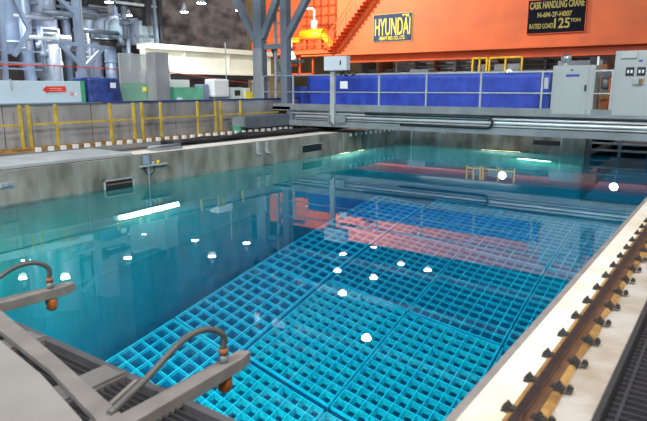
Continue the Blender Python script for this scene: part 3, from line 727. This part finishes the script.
# signs
s1 = empty('maker_sign', (-22.1, YC-.06, 4.4), 'dark slate sign reading HYUNDAI in yellow on crane girder', 'sign')
bx(-23.75, -20.50, YC-.08, YC-.01, 3.46, 5.42).build('board', M_signb, s1)
MB().box(-23.79, -20.46, YC-.07, YC-.005, 3.42, 5.46).build('edge_frame', M_signm, s1)
text('HYUNDAI', 'maker_lettering', M_signy, s1, (-22.12, YC-.09, 4.44), 1.75, 3.0, bold=.012)
text('HEAVY IND. CO., LTD.', 'company_lettering', M_signy, s1, (-22.12, YC-.09, 3.68), .36, 2.2, bold=.008)
text('8942', 'number_lettering', M_signy, s1, (-21.0, YC-.09, 5.24), .28, .55, bold=.008)
s2 = empty('capacity_sign', (-10.3, YC-.06, 4.4), 'black sign reading CASK HANDLING CRANE on crane girder', 'sign')
bx(-12.05, -8.55, YC-.21, YC-.14, 3.46, 5.50).build('board', M_sign, s2)
bx(-12.09, -8.51, YC-.20, YC-.0, 3.42, 5.54).build('edge_frame', M_orangep, s2)
text('CASK HANDLING CRANE', 'title_lettering', M_signm, s2, (-10.3, YC-.22, 5.15), .60, 3.3, bold=.012)
text('N-6M-2F-H007', 'number_lettering', M_signm, s2, (-10.4, YC-.22, 4.56), .42, 2.1, bold=.008)
text('RATED LOAD', 'load_lettering', M_signm, s2, (-11.17, YC-.22, 3.88), .42, 1.5, bold=.008)
text('125', 'capacity_lettering', M_signm, s2, (-9.95, YC-.22, 3.98), .85, .95, bold=.015)
text('TON', 'unit_lettering', M_signm, s2, (-9.1, YC-.22, 4.14), .28, .6, bold=.008)

# ------------------------------------------------------------------ clutter between crane and bridge (far deck)
pr = empty('pipe_rack', (-18, 44, ZD), 'rack of dull grey and rusty pipes in the gap under the crane', 'pipes')
for i, (x, y, z, r_) in enumerate([(-22, 44, .9, .22), (-20, 44.5, 1.4, .16), (-21, 45, .35, .3), (-18, 45.4, 1.9, .14), (-16, 44.8, .6, .18), (-19, 43.6, 1.15, .10), (-17, 43.8, 1.65, .08), (-15, 44, 2.1, .12)]):
    tb([(x-7, y, z), (x+9, y, z+.05)], r_, 12).build('pipe', (M_greyd, M_grey, M_rust, M_greyl, M_greyd, M_whitep, M_grey, M_greyl)[i], pr)
for i in range(12):
    x = -27+i*1.7; bx(x-.08, x+.08, 43.4, 45.8, ZD-.02, 2.2).build('pipe_support', (M_greyd, M_rust, M_greyl)[i % 3], pr)
def cage(x0, x1, y, z0, z1, label):
    r = empty('yellow_rack', (x0, y, ZD), label, 'rack')
    m = MB()
    for x in (x0, (x0+x1)/2, x1): m.bar((x, y, ZD), (x, y, z1), .09, .09)
    for z in (z0, z1): m.bar((x0, y, z), (x1, y, z), .09, .09)
    m.build('frame', M_yelb, r)
    bx(x0+.2, x1-.2, y+.3, y+.6, z0, z1-.35).build('load', M_grey, r)
    return r
cage(-13.36, -12.5, 34, .9, 1.72, 'yellow framed rack beyond the blue screen, left one')
cage(-12.33, -10.45, 34, .9, 1.72, 'yellow framed rack beyond the blue screen, right one')
for i, (x, y, w_, h, mm, lab) in enumerate([(-20.5, 33, 1.2, 2.2, M_rust, 'orange rusty crate under the crane behind junction box'), (-17.5, 34, 1.3, 2.5, M_greyd, 'dark machine unit under the crane behind blue screen'), (-9.0, 36, 2.4, 2.9, M_corr, 'grey unit far behind the blue screen end'), (-7.2, 34, 1.2, 2.6, M_rust, 'brown crate far behind the wide cabinet')]):
    q = MB().box(x, x+w_, y, y+1.2, ZD, ZD+h).build('far_unit', mm, bevel=.02); tag(q, lab, 'machine')
be = struct('trim_12', bx(-30, 6, 52, 52.3, ZD, 1.2), M_mott)

# ------------------------------------------------------------------ fuel handling bridge (front plane Y = 15.1)
YB = 15.1
br = empty('handling_bridge', (-6, YB, ZD), 'grey travelling bridge with guard rails spanning the pool', 'bridge')
XA, XB = -12.26, 3.0
bx(XA, XB, YB+.10, YB+.16, -1.14, -.73).build('girder_web', M_grey, br)
bx(XA, XB, YB-.02, YB+.16, -1.20, -1.03).build('bottom_flange', M_grey, br)
bx(XA, XB, YB, YB+1.5, -.73, -.69).build('deck_plate', M_grey, br)
bx(XA-1.4, XB, YB-.03, YB+.02, -.70, -.50).build('toe_board', M_grey, br)
bx(XA, XB, YB+1.35, YB+1.5, -1.2, -.73).build('rear_girder', M_grey, br)
bx(XA, XA+.25, YB-.0, YB+1.5, -1.2, -.7).build('end_plate', M_greyd, br)
tb([(XA+.15, YB+.03, -.80), (XB, YB+.03, -.80)], .032, 12).build('tube_run', M_tube, br)
tb([(XA+.35, YB+.03, -.90), (XB, YB+.03, -.90)], .042, 12).build('tube_run', M_tube, br)
tb([(XA+.35, YB+.04, -.985), (XB, YB+.04, -.985)], .025, 12).build('tube_run', M_greyl, br)
# cable chain U-loop
pts = [(-9.2, YB-.05, -.755), (-7.5, YB-.05, -.755), (-5.45, YB-.06, -.765)] + [(-5.42+.135*math.sin(a), YB-.06, -.90+.135*math.cos(a)) for a in [PI*i/8 for i in range(0, 9)]] + [(-6.6, YB-.05, -1.035), (-8.0, YB-.05, -1.035)]
tb(pts, .034, 10).build('cable_loop', M_black, br)
tb([(-8.6, YB-.04, -.735), (3, YB-.04, -.725)], .018, 8).build('cable_line', M_black, br)
# guard rail
for x in (-13.3, -12.0, -8.77, -7.25, -5.68, -4.11, -2.53, -1.2):
    bx(x-.022, x+.022, YB-.0, YB+.045, -.69, .38).build('rail_post', M_greyl, br)
tb([(XA-1.1, YB+.02, .39), (XB, YB+.02, .39)], .024, 10).build('hand_rail', M_greyl, br)
tb([(XA-1.1, YB+.02, -.13), (XB, YB+.02, -.13)], .020, 10).build('mid_rail', M_greyl, br)
# rear guard rail
MB().tube([(XA-1.1, YB+1.40, .44), (XB, YB+1.40, .44)], .02, 8).tube([(XA-1.1, YB+1.40, -.13), (XB, YB+1.40, -.13)], .018, 8).build('rear_hand_rail', M_greyl, br)
for i in range(9): bx(-12.2+i*1.6-.02, -12.2+i*1.6+.02, YB+1.38, YB+1.42, -.69, .44).build('rear_rail_post', M_greyl, br)
# end truck on the left rail
bx(-12.55, -12.15, 12.95, YB+1.4, -1.20, -.84).build('end_truck', M_greyd, br, bevel=.01)
bx(-12.6, -12.1, 12.85, 12.95, -1.15, -.86).build('buffer_plate', M_grey, br)
bx(-12.5, -12.2, 12.78, 12.86, -1.30, -1.12).build('green_rail_sweep', M_green, br)
for y in (13.3, 15.9): tb([(-12.42, y, -1.17), (-12.28, y, -1.17)], .10, 18).build('wheel', M_clip, br)
# tower on the bridge
tw = bx(-14.6, -12.1, YB-.03, YB+1.5, -.72, -.60).build('hoist_tower', M_greyl, br)
tw['label'] = 'blue grey steel tower with diagonal braces'
# tall posts
for (xa, xb, ya, yb) in ((-13.68, -13.32, 0, .26), (-12.50, -12.24, 0, .24), (-14.55, -14.3, 1.15, 1.4), (-13.45, -13.25, 1.15, 1.4)):
    bx(xa, xb, YB+ya, YB+yb, -.60, 6.0).build('post', M_greyd, tw)
bx(-13.70, -13.30, YB-.02, YB+.02, -.60, 1.3).build('post_cladding', M_grey, tw)
def tbk(a, b, w_, h=None, n='brace', mm=M_greyd): MB().bar(a, b, w_, h or w_).build(n, mm, tw)
Y1 = YB+.12
tbk((-13.65, Y1, 1.55), (-14.75, Y1, 3.3), .2); tbk((-13.35, Y1, 1.65), (-12.55, Y1, 3.1), .2)
tbk((-12.35, Y1, 1.55), (-11.1, Y1, 3.3), .2)
tbk((-13.4, Y1+.1, 1.35), (-12.5, Y1+.1, 1.35), .16, n='cross_beam'); tbk((-13.4, Y1+1.1, .9), (-12.5, Y1+1.1, .9), .1, n='cross_beam')
tbk((-13.2, Y1+.3, 1.3), (-12.55, Y1+.3, -.3), .07); tbk((-12.6, Y1+.6, 1.3), (-13.2, Y1+.6, .2), .05)
tbk((-13.05, Y1+.3, -.6), (-13.05, Y1+.3, 4.5), .08, n='conduit', mm=M_greyl); tbk((-12.85, Y1+.5, -.6), (-12.85, Y1+.5, 4.5), .06, n='conduit', mm=M_greyl)
tbk((-12.7, Y1+.25, -.4), (-12.7, Y1+.25, 5), .10, n='ladder_side', mm=M_grey)
for k in range(12): tbk((-12.95, Y1+.28, -.3+k*.4), (-12.7, Y1+.28, -.3+k*.4), .035, n='ladder_rung', mm=M_grey)
# top runway beams
tbk((-14.9, Y1, 3.35), (-1, Y1, 3.35+2.4), .01, n='stay_wire')
bx(-14.3, -11.9, YB-4.0, YB-3.75, 6.0, 6.3).build('runway_beam', M_rust, tw)
bx(-14.3, -11.9, YB+1.6, YB+1.85, 6.0, 6.3).build('runway_beam', M_rust, tw)
bx(-14.3, -14.05, YB-4.0, YB+1.85, 6.0, 6.3).build('runway_beam', M_rust, tw)
bx(-12.15, -11.9, YB-4.0, YB+1.85, 6.0, 6.3).build('runway_beam', M_rust, tw)
wr = tb([(-14.5, YB-.5, -.4), (-14.5, YB-.5, 1.5)], .02, 6).build('thin_pole', M_greyl); tag(wr, 'thin grey pole standing left of the tower', 'pole')
# junction box on post
jb = empty('junction_box', (-10.4, YB-.08, -.69), 'pale grey control box on a post at the bridge rail', 'control box')
bx(-10.44, -10.28, YB-.12, YB-.03, -1.12, .53).build('post', M_greyl, jb)
bx(-10.58, -9.76, YB-.25, YB-.03, .52, .94).build('box', mat('pale_box', (.58, .64, .68), .4, 0, var=.03), jb, bevel=.01)
bx(-9.99, -9.95, YB-.265, YB-.25, .68, .80).build('handle', M_black, jb)
tb([(-10.45, YB-.1, -.85), (-10.45, YB-.22, -1.0), (-10.35, YB-.1, -1.12)], .04).build('cable_boot', M_greyd, jb)
bx(-10.25, -9.9, YB-.1, YB-.04, -1.05, -.82).build('lower_box', M_grey, jb)
cs = tb([(-10.1+.05*math.sin(j*2.1), YB+.02, .42+.05*math.cos(j*1.7)) if j < 10 else (-10.1+(j-10)*.09, YB+.02+.03*math.sin(j*2), .40+.05*math.cos(j*2.4)) for j in range(18)], .03, 8).build('cable_coil', M_black)
tag(cs, 'black cable tangle on the hand rail beside control box', 'cable')
nt_ = bx(-10.12, -9.85, YB-.04, YB-.02, -.02, .20).build('notice', M_paper); tag(nt_, 'pale notice sheet hanging on the blue screen beside the post', 'notice')
# blue tarps on the rails, one sheet per bay
def sheet(x0, x1, z0, z1, label):
    nu, nv = 30, 8; vs = []; yv = YB+1.36; k = (YB+1.36)/(YB); x0 *= k; x1 *= k; z1 = z1*k+.03; z0 = -.66
    for d in (0, .006):
        for j in range(nv+1):
            for i in range(nu+1):
                x = x0+(x1-x0)*i/nu; z = z0+(z1-z0)*j/nv
                w_ = .03*noise.noise(Vector((x*2.2, z*1.1, 1.7))) + .012*noise.noise(Vector((x*7, z*2, 5)))
                sag = -.02*abs(math.sin(PI*(x-x0)/(x1-x0)))*(j/nv)
                vs.append((x, yv+w_+d, z+sag))
    q = (nu+1)*(nv+1); fs = []
    for j in range(nv):
        for i in range(nu):
            a = j*(nu+1)+i; fs += [(a, a+1, a+nu+2, a+nu+1), (q+a+nu+1, q+a+nu+2, q+a+1, q+a)]
    for i in range(nu): fs += [(i, i+1, q+i+1, q+i)]; t_ = nv*(nu+1)+i; fs += [(t_, t_+1, q+t_+1, q+t_)]
    for j in range(nv): a = j*(nu+1); fs += [(a, a+nu+1, q+a+nu+1, q+a)]; a += nu; fs += [(a, a+nu+1, q+a+nu+1, q+a)]
    m = MB(); m.add(vs, fs, True); o = m.build('blue_tarpaulin', M_tarp); tag(o, label, 'tarpaulin', 'blue tarpaulins tied along the bridge rail'); return o
sheet(-11.95, -11.42, -.52, .02, 'low blue tarpaulin at left end of the bridge rail')
sheet(-11.40, -8.79, -.52, .36, 'long blue tarpaulin behind the control box post')
sheet(-8.75, -7.27, -.52, .36, 'blue tarpaulin in the second bay right of the control box')
sheet(-7.23, -5.70, -.52, .36, 'blue tarpaulin in the third bay right of the control box')
sheet(-5.66, -4.13, -.52, .36, 'blue tarpaulin in the bay before the wide grey cabinet')
sheet(-4.09, -3.90, -.52, .36, 'narrow blue tarpaulin beside the wide grey cabinet')
# cabinets
def cabinet(x0, x1, z1, label):
    r = empty('control_cabinet', (x0, YB+.1, -.69), label, 'cabinet')
    bx(x0, x1, YB-.02, YB+.62, -.685, z1).build('body', M_cab, r, bevel=.01)
    return r
c1 = cabinet(-3.87, -2.90, .53, 'wide grey control cabinet on the bridge with blue name strip')
bx(-3.83, -3.05, YB-.035, YB-.02, -.62, .49).build('door', M_cab, c1)
bx(-3.55, -3.25, YB-.045, YB-.035, .27, .32).build('name_strip', M_tarp, c1)
bx(-3.45, -3.40, YB-.045, YB-.035, .40, .44).build('badge', M_tarp, c1)
bx(-3.11, -3.07, YB-.06, YB-.035, -.07, .07).build('handle', M_black, c1)
bx(-3.02, -2.93, YB-.035, YB-.02, -.62, .49).build('side_panel', M_cab, c1)
wbx = bx(-4.05, -3.95, YB-.05, YB-.01, -.02, .25).build('switch_box', M_greyl, bevel=.005); tag(wbx, 'small pale switch box left of the wide grey cabinet', 'switch box')
bc = empty('beacon_lamp', (-3.62, YB+.1, .53), 'round silver beacon lamp on top of the wide cabinet', 'beacon')
tb([(-3.62, YB+.15, .53), (-3.62, YB+.15, .60)], .07, 18).build('base', M_greyl, bc)
tb([(-3.62, YB+.15, .60), (-3.62, YB+.15, .66), (-3.62, YB+.15, .75), (-3.62, YB+.15, .80)], [.09, .125, .125, .07], 18).build('dome', M_chrome, bc)
c2 = cabinet(-2.51, 1.2, .83, 'tall grey control cabinet at the right end of bridge')
bx(-2.47, -1.3, YB-.035, YB-.02, -.62, .79).build('door', M_cab, c2)
bx(-1.28, -.2, YB-.035, YB-.02, -.62, .79).build('door', M_cab, c2)
bx(-2.38, -2.05, YB-.08, YB+.2, .66, .80).build('hood', M_greyl, c2)
for x in (-2.26, -2.03):
    bx(x, x+.17, YB-.05, YB-.035, .27, .46).build('gauge', M_black, c2)
    for dx in (.03, .10): bx(x+dx, x+dx+.04, YB-.055, YB-.05, .33, .40).build('gauge_face', M_paper, c2)
bx(-2.08, -1.88, YB-.10, YB-.035, .08, .22).build('socket_unit', M_greyl, c2)
bx(-1.97, -1.89, YB-.11, YB-.10, .09, .2).build('socket_front', M_rust, c2)
bx(-2.02, -1.94, YB-.045, YB-.035, .58, .62).build('badge', M_tarp, c2)
# equipment between the cabinets
eq = empty('valve_stand', (-2.5, YB+.5, -.69), 'rusty orange valve stand in the gap between both cabinets', 'machine')
bx(-2.86, -2.66, YB+.4, YB+.6, -.68, -.1).build('body', M_rust, eq, bevel=.02)
tb([(-2.63, YB+.35, -.68), (-2.63, YB+.35, .30)], .035).build('pipe', M_orange, eq)
bx(-2.88, -2.58, YB+.5, YB+.6, -.1, .0).build('shelf', M_greyd, eq)
bx(-2.83, -2.73, YB+.2, YB+.3, -.68, -.60).build('yellow_handle', M_yelb, eq)
tb([(-2.75, YB+.5, .0), (-2.75, YB+.5, .25)], .09, 14).build('filter_bowl', M_grey, eq)
bk = bx(-2.88, -2.53, YB+.64, YB+.68, -.69, .40).build('back_panel', M_greyd); tag(bk, 'dark back plate closing the gap between the two cabinets', 'panel')
mn = empty('monitor', (-3.05, YB+.5, .53), 'small dark monitor on top of the wide cabinet', 'monitor')
bx(-3.14, -2.98, YB+.45, YB+.5, .55, .73).build('screen', M_black, mn); bx(-2.97, -2.93, YB+.4, YB+.48, .53, .74).build('stand', M_whitep, mn)
